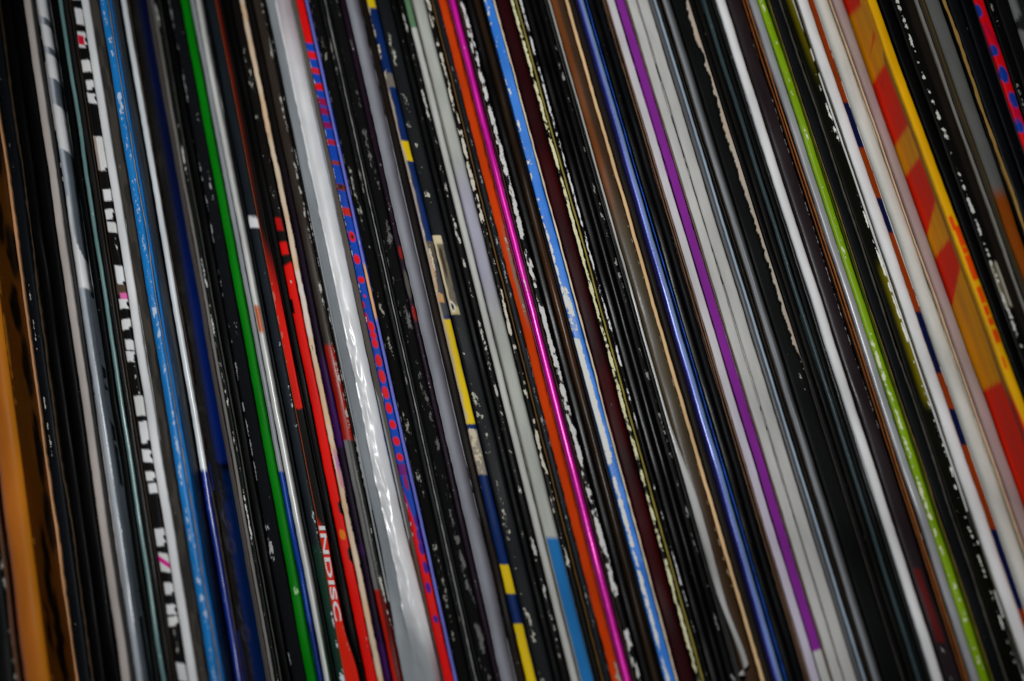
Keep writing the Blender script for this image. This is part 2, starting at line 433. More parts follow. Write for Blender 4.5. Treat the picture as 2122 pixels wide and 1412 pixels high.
def navyface(pt):
    pt.c[:] = lin('2c2a2a')
    pt.blend(sst(6, 12, pt.U) * (0.4 + 0.6 * sst(300, 700, pt.PY)), '1c4cb0')
    pt.band(960, 1700, '1a44a8'); pt.band(960, 1040, '0d0f14', 8, 40); pt.blend(sst(965, 985, pt.PY) * sst(9, 15, pt.U), '0f4a90')
    tx = lambda y, u, ry, ru, w=0.28, a=0.0: pt.blend((1 - sst(w * .7, w * 1.2, np.abs(np.sqrt(((pt.PY - y) / ry) ** 2 + ((pt.U - u) / ru) ** 2) - 1))) * (0.75 if a == 0 else sst(0, 2, (u - pt.U) * a)), '6a6c88')
    tx(1070, 9, 14, 3.2, a=1); tx(1090, 9.5, 9, 2.2); tx(1130, 9, 13, 3.4); tx(1268, 8.6, 13, 3.2, a=1); tx(1312, 8.6, 14, 3.4)
    for y in (1003, 1018, 1032, 1165, 1185, 1200, 1230, 1345, 1372, 1392): pt.blend(1 - sst(0.7, 1.2, np.sqrt(((pt.PY - y) / 4) ** 2 + ((pt.U - 8.5) / 1.6) ** 2)), '5c607c')
sleeve('sleeve with white spine turning navy blue at the bottom', -6.3,
       S('spine', 368, 382, 'bcc0c4', 'plastic', p=2.2, h=0.4, paint=navyspine), S('card_edge', 382.5, 386, '4f4642', 'edge', dd=0.4, wob=1.2),
       cover='20222c', face=('R', navyface), mat='gloss')
sleeve('grey brown spine with a pale streak right of the navy side', 9,
       S('spine', 426, 437, '4c4845', 'satin'), S('spine', 437, 444, '77736f', 'satin', dd=-0.3, p=2))
sleeve('black green spine with a column of white chips', 8.5, S('spine', 444, 453, '1b211d', wc=0.50, core='b9b9b3', paint=lambda p: p.worn(0.6, 0.1, 0.7, 540, 960, .1, 30)), S('card_edge', 453.5, 457, '4e4d49', 'edge', dd=-0.3))
sleeve('plain black sleeve two places left of the green spine', 8, S('spine', 458, 477, '0b0b0b', 'satin'))
sleeve('black sleeve chipped white along its left edge, touching the green spine', 5.5, S('spine', 477, 504, '1c1d20', 'matte', p=4, paint=lambda p: (p.worn(0.78, -1, 0.16, 330, 1000, 0.07, 34), p.worn(0.5, -1, 0.2), p.worn(0.4, 0.5, 0.85, 60, 700, .1, 40), p.worn(.45, 0, .5, 1060, 1180)), core='9c9c9a'))
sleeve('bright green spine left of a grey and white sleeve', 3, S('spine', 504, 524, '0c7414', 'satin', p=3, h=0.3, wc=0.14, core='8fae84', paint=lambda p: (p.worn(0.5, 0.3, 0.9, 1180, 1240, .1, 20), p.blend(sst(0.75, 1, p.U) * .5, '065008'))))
sleeve('grey and white sleeve right of the green spine, blue at the bottom', 3,
       S('spine', 525, 536, '86888c', 'gloss', p=2.2, h=.4, paint=lambda p: (p.band(978, 1700, '15448c'), p.band(1290, 1700, '102f6c'))),
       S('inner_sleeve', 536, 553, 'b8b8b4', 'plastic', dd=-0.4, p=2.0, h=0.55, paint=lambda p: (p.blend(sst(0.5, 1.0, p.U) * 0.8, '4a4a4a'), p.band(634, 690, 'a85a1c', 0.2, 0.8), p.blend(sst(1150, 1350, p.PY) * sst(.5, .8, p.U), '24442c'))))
sleeve('slate black sleeve with a white square and a silvery highlight painted on its worn edge', 2,
       S('spine', 553, 562, '101214', dd=0.8), S('spine', 562, 584, '22282d', 'satin', p=3, core='b4bcc2', paint=lambda p: (p.band(450, 473, 'd6dad6', 0.0, 1), p.worn(0.45, 0.6, 0.9, 700, 1420, .08, 30), p.band(1130, 1700, '1f3a2e'), p.worn(.5, .3, .9, 1330, 1420, .1, 15))))  # silver highlight line painted in with the wear on the right side
def indisc_paint(pt):
    pt.c[:] = lin('161311')
    pt.blend(1 - sst(0.02, 0.12, pt.U), 'a5522c')
    pt.blend((1 - sst(.35, .6, pt.U)) * (1 - sst(150, 560, pt.PY)) * .9, '5e1a10')
    m = sst(430, 640, pt.PY + (pt.U) * -80) * (1 - sst(0, 3, np.hypot(np.maximum(pt.PY - 838, 0), (pt.U - .5) * 14) - 8))
    pt.blend(m * sst(0.05, 0.12, pt.U), 'c8200f')
    m = sst(0, 1, (pt.PY - 1062) / 30 - (pt.U) * 1.0) ; pt.blend(m * sst(0.05, .10, pt.U), 'd22a10')
    pt.blend((1 - sst(0.03, 0.09, pt.U)), 'a5633c')
    pt.worn(0.55, -1, 0.35, 560, 760, .1, 40); pt.core('b06a5a'); pt.worn(.4, .8, 2, 1290, 1420)
def indisc_text(sl, e, base):
    cu = bpy.data.curves.new("lettering", 'FONT'); cu.body = "INDISC"; cu.size = 1.0; cu.offset = 0.018
    to = bpy.data.objects.new("tmp_text", cu); col.objects.link(to)
    dg = bpy.context.evaluated_depsgraph_get(); dg.update()
    me = bpy.data.meshes.new_from_object(to.evaluated_get(dg)); me.name = "lettering"
    bpy.data.objects.remove(to)
    n = len(me.vertices); co = np.zeros(n * 3, np.float32); me.vertices.foreach_get("co", co); co = co.reshape(-1, 3)
    x = (co[:, 0] - co[:, 0].min()) / np.ptp(co[:, 0]); y = (co[:, 1] - co[:, 1].min()) / np.ptp(co[:, 1])
    st = sl['strips'][0]
    py = 1091 + x * 197; u = 0.14 + y * 0.80
    pl = np.stack([np.interp(py, st.py, st.PL[:, i]) for i in range(3)], 1); pr = np.stack([np.interp(py, st.py, st.PR[:, i]) for i in range(3)], 1)
    P = pl + (pr - pl) * u[:, None]
    t = 2 * u - 1; W = np.mean(st.PR[:, 0] - st.PL[:, 0]); hh = st.h * W
    P[:, 1] += hh * (1 - np.clip(1 - np.abs(t) ** st.p, 0, 1) ** (1 / st.p)) - 0.0002 + (n1(py / 120, st.seed + 11) - 0.5) * 2 * st.wave * 0.004
    me.vertices.foreach_set("co", (P - base).astype(np.float32).ravel())
    for nm, h in (("print", 'd9d4cc'), ("core", 'c0a090')):
        a = me.color_attributes.new(nm, 'FLOAT_COLOR', 'POINT')
        a.data.foreach_set("color", np.tile(np.append(lin(h), 0.12), n).astype(np.float32))
    me.update(); link("lettering", me, 'satin', e)
sleeve('black sleeve with red patches and white INDISC lettering on red', 0.5,
       S('spine', 583, 600, '161311', 'satin', p=5, h=0.10, n=17, step=3, wave=.03, paint=indisc_paint, wob=.3,
         eL=lambda y: -6 * sst(1050, 1412, y), eR=lambda y: 10 * sst(1295, 1400, y) - 4 * sst(1050, 1200, y)), extra=indisc_text)
sleeve('black sleeve between the INDISC spine and the bright red spine', 1.8, S('spine', 600, 618, '0d0c0b', 'satin'))
def redspine(pt):
    pt.band(452, 478, 'a81818', 0.1, 0.8); pt.band(502, 528, 'c81a14', 0.05, 0.9)
    pt.blend(sst(545, 552, pt.PY + (pt.U - .5) * 10), 'e01c10')
    pt.dot(1108, .55, 11, .32, 'e87818'); pt.dot(1052, .95, 14, .25, '160a0a'); pt.dot(1150, .95, 16, .22, '160a0a'); pt.band(620, 650, '1a0c0a', -1, .25)
    pt.worn(.3, .1, .9, 30, 450, .1, 40); pt.worn(.5, .4, .8, 396, 415, .1, 9); pt.worn(.5, .4, .8, 575, 590, .1, 9); pt.worn(.45, .7, 1, 1310, 1345, .1, 9)
sleeve('bright red spine with a cream worn edge, black at the top', -0.5,
       S('spine', 618, 638, '191715', 'satin', p=4, h=.15, step=3, paint=redspine), S('card_edge', 638.5, 651, 'bfae9a', 'edge', dd=-0.3, p=2.5, h=.4, wob=1.3, core='453a34', wl=.45, wr=.5, wc=.25,
       paint=lambda p: (p.band(560, 700, 'c8c8c4'), p.band(930, 1010, 'a878a0', .4, 1), p.blend(sst(.4, .7, n1(p.PY / 30, 8)) * .4, 'c09a72'))))
sleeve('dark purple spine right of the cream worn edge', 0.8, S('spine', 652, 668, '211226', 'satin', paint=lambda p: (p.blend(sst(.5, .7, n1(p.PY / 60, 3)) * sst(600, 900, p.PY), '3c1450'), p.blend(1 - sst(200, 700, p.PY), '1a1715'))))
def brn(pt):
    pt.band(716, 913, '8a2414'); pt.band(913, 1222, '33332f'); pt.band(913, 1222, '6f6f6c', .05, .4); pt.band(1222, 1700, '5a120c'); pt.band(1222, 1700, 'a4281a', .05, .45)
    pt.worn(.45, .7, 1, 0, 1300)
sleeve('dark brown spine with rusty red segments left of the plastic sleeve', 0.5, S('spine', 668, 690, '3a332d', 'gloss', p=3, h=.3, paint=brn))
sleeve('narrow black sleeve with white specks touching the silvery plastic', 0.2, S('spine', 690, 697, '121312', wc=0.45, core='909290'))
# --- silvery plastic
def plas_rel(U, PY):
    ridge = 0.37 + 0.05 * (n1(PY / 70, 2) - .5) + 0.03 * (n1(PY / 17, 21) - .5)
    v = np.clip((U - ridge) / (1 - ridge), 0, 1)
    base = np.where(U < ridge, (ridge - U) * 2.2, -0.75 * np.sin(v * math.pi) ** 0.9 + 0.5 * v)
    fold = -0.35 * np.exp(-((U - ridge) / .018) ** 2)
    amp = sst(450, 820, PY) * (1 - sst(1260, 1400, PY))
    wr = (n2(U * 5 + PY / 170, PY / 48, 6) - .5) * 0.50 - np.abs(n2(U * 6 - PY / 130, PY / 37, 17) - .5) * 0.55 + (n2(U * 10, PY / 15, 7) - .5) * 0.10
    wr = wr * (0.12 + 0.88 * amp) * (np.exp(-((U - ridge - .10) / .26) ** 2) * (U > ridge - .03) + .08)
    low = sst(1080, 1330, PY - 160 * U)
    return (base + fold) * (1 - 0.85 * low) + wr + low * 0.4
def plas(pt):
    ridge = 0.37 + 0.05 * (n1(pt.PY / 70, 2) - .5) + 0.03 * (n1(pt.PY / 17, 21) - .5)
    pt.blend(sst(-0.01, 0.01, pt.U - ridge) * (1 - sst(1080, 1330, pt.PY - 160 * pt.U)), 'e6e8ea')  # highlight area right of the ridge put into the colour
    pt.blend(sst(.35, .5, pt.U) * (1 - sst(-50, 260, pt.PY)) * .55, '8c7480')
    pt.blend((1 - sst(.002, .02, np.abs(pt.U - ridge))) * .8 * (1 - sst(1000, 1100, pt.PY)), 'd0d3d4')  # bright glint painted along the ridge
    pt.blend(sst(1290, 1420, pt.PY) * sst(.75, 1, pt.U) * .7, '7a2430')
    pt.w *= 0
sleeve('wrinkled silvery plastic outer sleeve, brightest strip left of the dotted spine', -1.2,
       S('plastic_outer_sleeve', 697, 753, '868a8d', 'plastic', p=6, h=.06, n=46, step=3, wave=.05, relief=plas_rel, paint=plas, wob=.8,
         eL=lambda y: -9 * sst(1100, 1412, y), eR=lambda y: 9 * sst(1050, 1400, y)), cover='8a8d8e', cat='plastic sleeve')
sleeve('grey brown card spine between the plastic sleeve and the dotted spine', 0.3,
       S('spine', 754, 767, '5d564f', 'matte', p=4, paint=lambda p: p.blend(sst(900, 1200, p.PY) * (1 - sst(.3, .6, p.U)), '4e3312')))
RB = [(-80, 90, 'c41a1a'), (108, 123, 'c2202a'), (142, 154, 'b82a34'), (173, 187, 'c8181c'), (203, 218, '8a1f50'), (224, 238, '8c1f50'), (253, 266, '82205a'), (290, 301, 'a0263c'), (335, 343, '8a3c2c'), (383, 396, '7a3428'), (431, 447, 'b02c20')]
def redblue(pt):
    for a, b, h in RB: pt.band(a, b, h, -1, 2, 1.5, slant=-3)
    for y, r in ((490, 11), (537, 10), (580, 7), (614, 3), (678, 11), (695, 8), (712, 10), (748, 13), (781, 14), (815, 13), (847, 11), (881, 9), (915, 9), (948, 8)):
        pt.dot(y, .5, r, .38 if r > 5 else .15, 'd81a20')
    pt.dot(490, .55, 5, .18, '3a2a18'); pt.dot(388, .5, 5, .3, '38261e')
    for y, u in ((632, .1), (655, .15), (664, .2)): pt.dot(y, u, 7, .16, 'b02040')
    pt.band(962, 985, '6a2470'); pt.blend(sst(0, .25, (pt.PY - 1000) / 130 - pt.U * .9), 'd01820')
    pt.dot(1000, .6, 16, .25, '8a2058'); pt.blend(sst(1180, 1200, pt.PY), 'd41a1a')
    for y, u, r in ((1080, .85, 12), (1110, .8, 14), (1136, .75, 14), (1176, .72, 13), (1218, .5, 12), (1283, .6, 8)): pt.dot(y, u, r, .30, '4a2484')
    pt.worn(.45, -1, .14); pt.core('b9bcc8')
sleeve('blue spine with red stripes and dots, periwinkle right edge', -1.8,
       S('spine', 767, 785, '1d4a9c', 'satin', p=4, h=.2, n=17, step=2.5, paint=redblue),
       S('card_edge', 785.5, 793, '6d72b4', 'satin', dd=-0.1, p=2, h=.5, wc=.25, core='c9bda6', paint=lambda p: p.band(548, 662, 'c39a76', soft=8)))
# --- black run
sleeve('speckled black sleeve right of the dotted red and blue spine', -0.8, S('spine', 794, 817, '181817', 'matte', wl=.5, wc=.38, core='8e8d86'))
sleeve('black sleeve with a fine pale line down its middle', -1.2, S('spine', 818, 828, '1d1f1f', 'satin', wc=.5, core='74736f'), S('card_edge', 828.5, 831.5, '8a8986', 'edge', dd=-.3, wob=1), S('spine', 832, 839, '1b1c1c', dd=.2))
sleeve('black sleeve smudged with grey wear left of the lavender grey spine', -0.8, S('spine', 839, 864, '1a1a1a', 'matte', paint=lambda p: (p.worn(.6, .40, .95, -80, 1500, .16, 60), p.worn(.35, 0, .35)), core='666664'))
sleeve('thin dark plum spine with two small red spots', -0.3, S('spine', 864, 876, '271a26', 'satin', paint=lambda p: (p.dot(525, .7, 14, .4, '7a1c14'), p.dot(650, .7, 16, .4, '84201a'), p.dot(590, .6, 30, .4, '55534c'), p.worn(.3, .2, .8))))
sleeve('smooth lavender grey paper edge right of the black run', -2.6,
       S('spine', 877, 906, '85868c', 'matte', p=2.0, h=.35, wob=1.3, wave=.05, paint=lambda p: (p.blend(1 - sst(.02, .07, p.U), 'b4b5b8'), p.blend(sst(.35, .95, p.U) * .75, '4a464c')), core='b0b0b0'), mat='matte')  # fade toward the rounded right side is shading put into the colour
sleeve('dark brown spine left of the yellow and navy spine', 0.4, S('spine', 906, 925, '1d1815', 'satin', wc=.15, paint=lambda p: p.blend(.4 * sst(.5, .8, n1(p.PY / 60, 2)), '2c2018')))
def yelblue(pt):
    for a, b in ((-80, 15), (293, 335), (662, 878), (1170, 1230), (1293, 1700)): pt.band(a, b, 'c9a91a', soft=2)
    pt.band(150, 180, '6f6a62'); pt.band(500, 545, '5a554c'); pt.band(545, 655, '474a4c', soft=6); pt.band(890, 985, '8d867a')
    pt.band(610, 628, 'b08a5a', 0, .8); pt.dot(570, .1, 50, .35, 'b08860')
    pt.blend((1 - sst(.25, .45, pt.U + .15 * n1(pt.PY / 20, 3))) * sst(170, 200, pt.PY) * (1 - sst(860, 885, pt.PY)) * .85, 'a89c8c')
    pt.core('b3a996'); pt.worn(.55, -1, .3, 0, 620); pt.worn(.75, .1, .9, 885, 985, .1, 14, .4); pt.worn(.5, 0, .7, 500, 660); pt.worn(.35, -1, .2, 985, 1420)
sleeve('yellow and navy banded spine with worn beige left edge', -1.0, S('spine', 925, 945, '15305e', 'satin', p=3, h=.3, n=15, step=2.5, paint=yelblue))
def tornpatch(pt):
    m = sst(487, 493, pt.PY) * (1 - sst(650, 655, pt.PY))
    pt.blend(m * (1 - sst(.60, .66, pt.U + .08 * (n1(pt.PY / 12, 4) - .5))), '6a6254')
    pt.blend(m * (1 - sst(.05, .11, np.abs(pt.U - .10 - .05 * n1(pt.PY / 15, 5)))), 'b5a98e')
    pt.blend(sst(487, 490, pt.PY) * (1 - sst(503, 509, pt.PY)) * (1 - sst(.6, .66, pt.U)), 'b5a98e')
    pt.blend(m * sst(632, 640, pt.PY) * (1 - sst(.6, .66, pt.U)), 'a89e78'); pt.dot(637, .25, 12, .18, 'c0bcb0'); pt.dot(637, .25, 7, .10, '202224')
    pt.blend(m * (1 - sst(.06, .1, np.abs(pt.U - .38))) * (1 - sst(560, 590, pt.PY)) * sst(510, 520, pt.PY), '39291c')
    pt.worn(.38, .1, .6, -80, 470, .1, 25); pt.worn(.4, .1, .6, 660, 1420, .1, 25); pt.worn(.6, .3, .6, 395, 425, .06, 12); pt.core('a9a79d')
sleeve('slate black sleeve with a torn beige patch at mid height', -0.4, S('spine', 946, 977, '212324', 'satin', p=4, h=.2, n=17, step=3, paint=tornpatch))
sleeve('black sleeve with white chips left of the two pale grey spines', -0.2, S('spine', 978, 993, '111211', wc=.2), S('spine', 993, 1009, '151514', dd=-.2, paint=lambda p: p.worn(.55, .3, .8, -80, 1500, .1, 26), core='a7a59f'))
sleeve('narrow pale grey spine, green at its top', -1.0, S('spine', 1010, 1025.5, 'a9a9a4', 'matte', p=2.2, h=.45, paint=lambda p: (p.band(-90, 58, '5f7d62'), p.blend(sst(.75, 1, p.U) * .5, '605e58'))))
sleeve('wide pale grey spine turning blue at the bottom', -0.8,
       S('spine', 1026, 1056, '9fa09a', 'matte', p=2.4, h=.35, paint=lambda p: (p.blend((1 - sst(.0, .2, p.U)) * .7, '57513f'), p.blend(sst(300, 420, p.PY) * (1 - sst(560, 700, p.PY)) * .45, '8a84a4'), p.blend(sst(1113, 1117, p.PY) * (p.U > .1), '2f6f9e'), p.blend(sst(.85, 1, p.U) * .5, '5c564a'))))
sleeve('black sleeve with white flaked blocks and a gold seam', -1.4,
       S('spine', 1056, 1069, '161512', 'satin', core='b5b0a4', paint=lambda p: (p.worn(.95, .1, .85, -80, 700, .12, 34, .25), p.worn(.7, .1, .85, 700, 1180, .12, 30))), S('card_edge', 1069.5, 1074, '5e4a2c', 'edge', dd=-.2, wob=1))
sleeve('narrow scratched slate sleeve left of the orange spine', -0.6, S('spine', 1075, 1088, '24262a', 'satin', wc=.35, wr=.5, core='8c8c8c'))
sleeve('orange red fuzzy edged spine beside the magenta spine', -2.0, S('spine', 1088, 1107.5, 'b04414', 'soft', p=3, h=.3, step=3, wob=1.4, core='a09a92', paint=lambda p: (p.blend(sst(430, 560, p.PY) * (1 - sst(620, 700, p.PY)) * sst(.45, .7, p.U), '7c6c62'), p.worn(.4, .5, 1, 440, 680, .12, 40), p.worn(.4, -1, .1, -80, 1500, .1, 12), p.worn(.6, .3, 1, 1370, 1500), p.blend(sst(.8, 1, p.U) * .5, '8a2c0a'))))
sleeve('shiny magenta spine right of the orange red spine', -3.0, S('card_edge', 1108, 1111, '7c3a5c', 'satin', dd=.3), S('spine', 1111, 1126, 'e81a9a', 'foil', p=2.0, h=.5, n=15, step=3.5, core='f0d0e4', paint=lambda p: (p.worn(.35, .35, .6, -80, 1500, .1, 30), p.worn(.5, .3, .6, 540, 660, .1, 30))), S('card_edge', 1126.5, 1129, '35122a', 'satin', dd=.4), cover='4a1238')  # central highlight and glints painted on as pale flecks
sleeve('black sleeve heavily chipped white right of the magenta spine', -1.6, S('card_edge', 1129.5, 1132, '5a463a', 'edge', wob=1), S('spine', 1132, 1147, '151415', 'satin', step=3, core='b8b7b5', paint=lambda p: (p.worn(.98, .08, .9, -80, 1240, .16, 34, .3), p.worn(.7, .1, .9, 1280, 1420, .1, 40))))
sleeve('glossy black sleeve two places left of the worn blue spine', 0.4, S('spine', 1148, 1166, '100f0e', 'gloss'))
sleeve('glossy dark brown spine left of the worn blue spine', 0.2, S('spine', 1166, 1183, '2e2318', 'gloss', p=2.2, h=.4, paint=lambda p: p.blend(sst(350, 650, p.PY) * (1 - sst(650, 900, p.PY)) * .6, '53351a')), S('spine', 1183, 1190, '0c0c0b', dd=.5))
def blueworn(pt):
    pt.blend(sst(.4, .6, n1(pt.PY / 60, 12)) * .5, '1f6ab0')
    pt.core('cfc9bc'); pt.worn(.55, -1, .35, -80, 480, .1, 32); pt.worn(.80, -1, .30, 460, 600, .15, 40, .7); pt.worn(.72, -1, .8, 590, 690, .2, 30, .72)
    pt.worn(1.0, -1, .62, 700, 965, .12, 60, .75); pt.worn(.9, .05, .5, 985, 1180, .15, 40, .55); pt.worn(.85, .1, .5, 1180, 1420, .12, 40, .5); pt.worn(.25)
sleeve('bright blue spine with white paint worn off and beige edge', -2.4,
       S('spine', 1190, 1211, '4a80c4', 'gloss', p=4, h=.15, n=17, step=2.5, paint=blueworn), S('card_edge', 1212, 1216.5, 'c3b49c', 'edge', dd=-.2, wob=1.2), cover='204a80')
sleeve('dark maroon spine between the blue and the gold lined sleeve', 2.2, S('spine', 1217, 1249, '3c060b', 'satin', p=3, h=.15, paint=lambda p: (p.blend(.6 * sst(.4, .7, n1(p.PY / 120, 6)), '220a0e'), p.worn(.10, .1, .8))))
sleeve('black sleeve with cream chips and an olive gold seam line', -1.6,
       S('spine', 1249, 1260, '12110e', 'satin', dd=0, step=2.5, core='c4be9f', paint=lambda p: (p.worn(.80, .10, .85, -80, 1500, .14, 26, .5), p.worn(1.0, .1, .7, 470, 640, .15, 30, .4))), S('card_edge', 1260.5, 1265, '8a8044', 'edge', dd=-.2, wob=.8), S('card_edge', 1266, 1269, '0c0c0a', 'satin', dd=.5),
       S('spine', 1269, 1277, '121212', 'satin', dd=0, step=2.5, core='d6d5cf', paint=lambda p: (p.worn(.76, .1, .8, -80, 760, .15, 24, .5), p.worn(.6, .1, .6, 760, 1500, .12, 26))))
sleeve('glossy black sleeve, first of three right of the gold seam', -0.4, S('spine', 1278, 1295, '0c0c0d', 'gloss', wr=.2))
sleeve('glossy black sleeve, middle of three right of the gold seam', -0.1, S('spine', 1295, 1311, '0e0e0e', 'gloss', wc=.12, p=2.2, h=.4))
sleeve('black sleeve with small chips touching the grey plastic point', -0.5, S('spine', 1311, 1328, '0e0e0e', 'satin', paint=lambda p: (p.worn(.45, .4, .9, -80, 1500, .1, 26)), core='8d8d89'))
sleeve('clear grey plastic sleeve with a corner pointing down near the bottom', -1.4,
       S('card_edge', 1328, 1330.5, '4a4a48', 'edge', wob=.6), S('inner_sleeve', 1331, 1341, '2c2b29', 'gloss', dd=1.0),
       S('plastic_outer_sleeve', 1331, 1338, '969693', 'plastic', p=4, h=.2, n=13, step=4, dd=-0.6, y0=-80, y1=1400, wob=.5,
         eL=lambda y: 3 + 14 * sst(1180, 1396, y), eR=lambda y: 2 + 13 * sst(850, 1060, y) - 2 * sst(1100, 1200, y) + 10 * sst(1250, 1375, y) - 26 * sst(1376, 1400, y),
         paint=lambda p: (p.blend((1 - sst(.0, .45, p.U)) * .8, '2a2a29'), p.blend(sst(.85, 1, p.U) * .6, 'b4b4b2'))), cat='plastic sleeve')
sleeve('olive brown glossy spine with a bright tan right edge', -1.0,
       S('spine', 1341, 1372, '4d4536', 'gloss', p=3, h=.22, n=15, paint=lambda p: (p.blend((1 - sst(330, 520, p.PY)) * (1 - sst(.45, .55, p.U)), '6e4424'), p.blend((1 - sst(330, 520, p.PY)) * sst(.45, .55, p.U), '463427'), p.blend(sst(820, 1150, p.PY), '41301f'), p.worn(.5, .9, 2, 350, 1250, .04, 8), p.core('a39a86'))),  # right edge highlight painted in as pale specks
       S('card_edge', 1372.5, 1381, 'c2a681', 'edge', dd=-.1, p=2.5, h=.4, wob=1.1, wl=.3, core='6a5030'))
sleeve('dark brown spine left of the shiny indigo spine', 0.3, S('spine', 1382, 1397, '2c2621', 'satin', p=2.2))
sleeve('shiny indigo blue spine with a bright painted highlight', -1.6, S('spine', 1398, 1418, '4256a8', 'foil', p=2.0, h=.5, n=15, core='b9c0e0', paint=lambda p: (p.blend((1 - sst(.2, .55, p.U)) * .9, '22184c'), p.blend(sst(.4, .7, p.U) * .8, '92a6e0'), p.worn(.2, .5, .8))), S('card_edge', 1418.5, 1420.5, '06080c', 'satin', dd=.4), S('card_edge', 1421, 1423.5, '2f62b4', 'satin', dd=-.1), cover='101a3c')  # periwinkle highlight on the right is painted into the spine colour
sleeve('black sleeve touching the right of the indigo spine', -0.2, S('spine', 1424, 1441, '0d0d0e', 'gloss', wc=.22, core='55555a'))
sleeve('black sleeve left of the brown lines and the lilac white spine', -0.4, S('spine', 1441, 1458, '131416', 'satin', wr=.3, core='8a8a86', p=2.4))
sleeve('thin brown open edged sleeve left of the lilac white spine', -1.0, S('card_edge', 1458.5, 1462, '6a5546', 'edge'), S('inner_sleeve', 1462.3, 1464.5, '2a2420', 'satin', dd=.5), S('card_edge', 1465, 1468.5, '7a6250', 'edge', dd=-.1))
sleeve('lilac white spine left of the purple spine', -1.6, S('spine', 1469, 1487, 'b0adaf', 'matte', p=4, h=.2, paint=lambda p: p.blend(sst(700, 1100, p.PY) * .5, 'aa9fb4')))
sleeve('purple spine ending in white near the bottom', -1.7, S('spine', 1489, 1508, '7d3486', 'matte', p=5, h=.15, step=3, paint=lambda p: p.band(1348, 1900, 'aaa9a6', slant=6)))
sleeve('white spine right of the purple spine', -1.5, S('card_edge', 1508.6, 1512.5, '6d5f52', 'edge', dd=.2), S('spine', 1513, 1533.5, 'a9a8a5', 'matte', p=4, h=.2))
sleeve('white spine, second to the right of the purple spine', -1.4, S('spine', 1535.5, 1560, 'a6a5a2', 'matte', p=3.2, h=.22))
sleeve('blue grey glossy spine right of the white spines', -0.9, S('spine', 1560.5, 1571, '5a5b5c', 'gloss', p=2), S('spine', 1571, 1578, '8b97a2', 'gloss', dd=-.2, p=2, h=.5), S('card_edge', 1578.5, 1581, '1a1b1c', 'satin', dd=.4))
sleeve('dark sleeve with thin seams left of a soft grey spine', -0.5, S('card_edge', 1581.5, 1584.5, '3c3832', 'edge'), S('inner_sleeve', 1585, 1588, '121212', 'satin', dd=.4), S('card_edge', 1588.4, 1591.5, '4a4238', 'edge'))
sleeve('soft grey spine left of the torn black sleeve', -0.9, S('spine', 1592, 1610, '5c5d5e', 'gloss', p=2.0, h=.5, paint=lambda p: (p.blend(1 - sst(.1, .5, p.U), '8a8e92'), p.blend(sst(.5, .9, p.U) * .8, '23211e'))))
# --- torn sleeve
tear = lambda y: -((n1(y / 61, 71) - .4) * 5.0 + (n1(y / 17.3, 72) - .5) * 4.2 + (n1(y / 6.1, 73) - .5) * 3.2 + (n1(y / 2.3, 74) - .5) * 2.2) * (1 - sst(700, 760, y))
sleeve('black sleeve with a long torn beige edge', -0.8,
       S('spine', 1611, 1640, '151616', 'satin', p=5, h=.1, dd=-.15, step=1.5, wob=.4, eR=lambda y: tear(y) + 9 * sst(690, 760, y), paint=lambda p: (p.worn(.55, .88, 1.0, 745, 850, .05, 10), p.worn(.5, .6, .75, 760, 850, .05, 10))),
       S('torn_card_edge', 1640, 1648, 'a39b90', 'soft', dd=.05, p=4, h=.15, step=1.5, wob=.4, eL=lambda y: tear(y) + 9 * sst(690, 760, y), core='8c7a66', wc=.2, paint=lambda p: (p.blend(sst(.4, .8, n1(p.PY / 40, 5)) * .25, 'b39a84'), p.blend(sst(705, 760, p.PY), '5a5650'))))
sleeve('plain black sleeve right of the torn edge', 0.2, S('spine', 1649, 1662, '121211', 'satin', wc=.1), S('spine', 1662, 1676, '181715', 'satin', dd=-.1, wl=.2))
sleeve('thin slate teal spine between black sleeves', -0.9, S('spine', 1677, 1687.5, '3a4649', 'gloss', p=2.0, h=.5, wc=.3, core='6d7a7c'))
sleeve('black sleeve with grey streaks left of a plain white spine', -0.7, S('spine', 1688, 1699, '141515', 'satin'), S('spine', 1699, 1707.5, '2d2d2d', 'gloss', dd=-.1, wc=.25, core='77756f', paint=lambda p: (p.vline(.3, .4, '0c0c0c'), p.vline(.65, .75, '0c0c0c'))))
sleeve('plain white spine between black and plum brown sleeves', -1.8, S('spine', 1708, 1731, 'c8c7c3', 'matte', p=2.3, h=.4, gap=1.2))
sleeve('plum brown spine with a bright right edge, right of the plain white spine', -1.2, S('spine', 1732, 1763, '2e2629', 'gloss', p=3, h=.15, core='d8d4d0', paint=lambda p: (p.worn(.75, .955, 2, 200, 900, .02, 10, .4), p.worn(.4, .2, .5, 1200, 1420, .08, 30), p.blend((1 - sst(.15, .3, np.abs(p.U - .45))) * sst(1140, 1180, p.PY) * sst(.45, .6, n1(p.PY / 22, 3)) * .7, '6a1c12'))))
sleeve('thin copper brown open sleeve left of a light grey spine', -1.0, S('card_edge', 1764.5, 1767, '1a1413', 'satin', dd=.3), S('card_edge', 1767.5, 1771, '7a5030', 'edge'), S('inner_sleeve', 1771.4, 1773.5, '20160f', 'satin', dd=.4), S('card_edge', 1774, 1777.5, '96643c', 'edge', dd=-.1), S('inner_sleeve', 1778, 1781, '241c17', 'satin', dd=.5))
sleeve('light grey spine with a painted highlight on its right edge beside the lime spine', -1.6, S('spine', 1782, 1801.5, '8e8f91', 'plastic', p=2.6, h=.3, core='d0d2d4', paint=lambda p: (p.worn(.5, .9, 2, 350, 1000, .04, 12), p.blend(sst(.0, .4, .4 - p.U) * .5, '55575a'))))  # highlight along the right edge painted in as pale chips
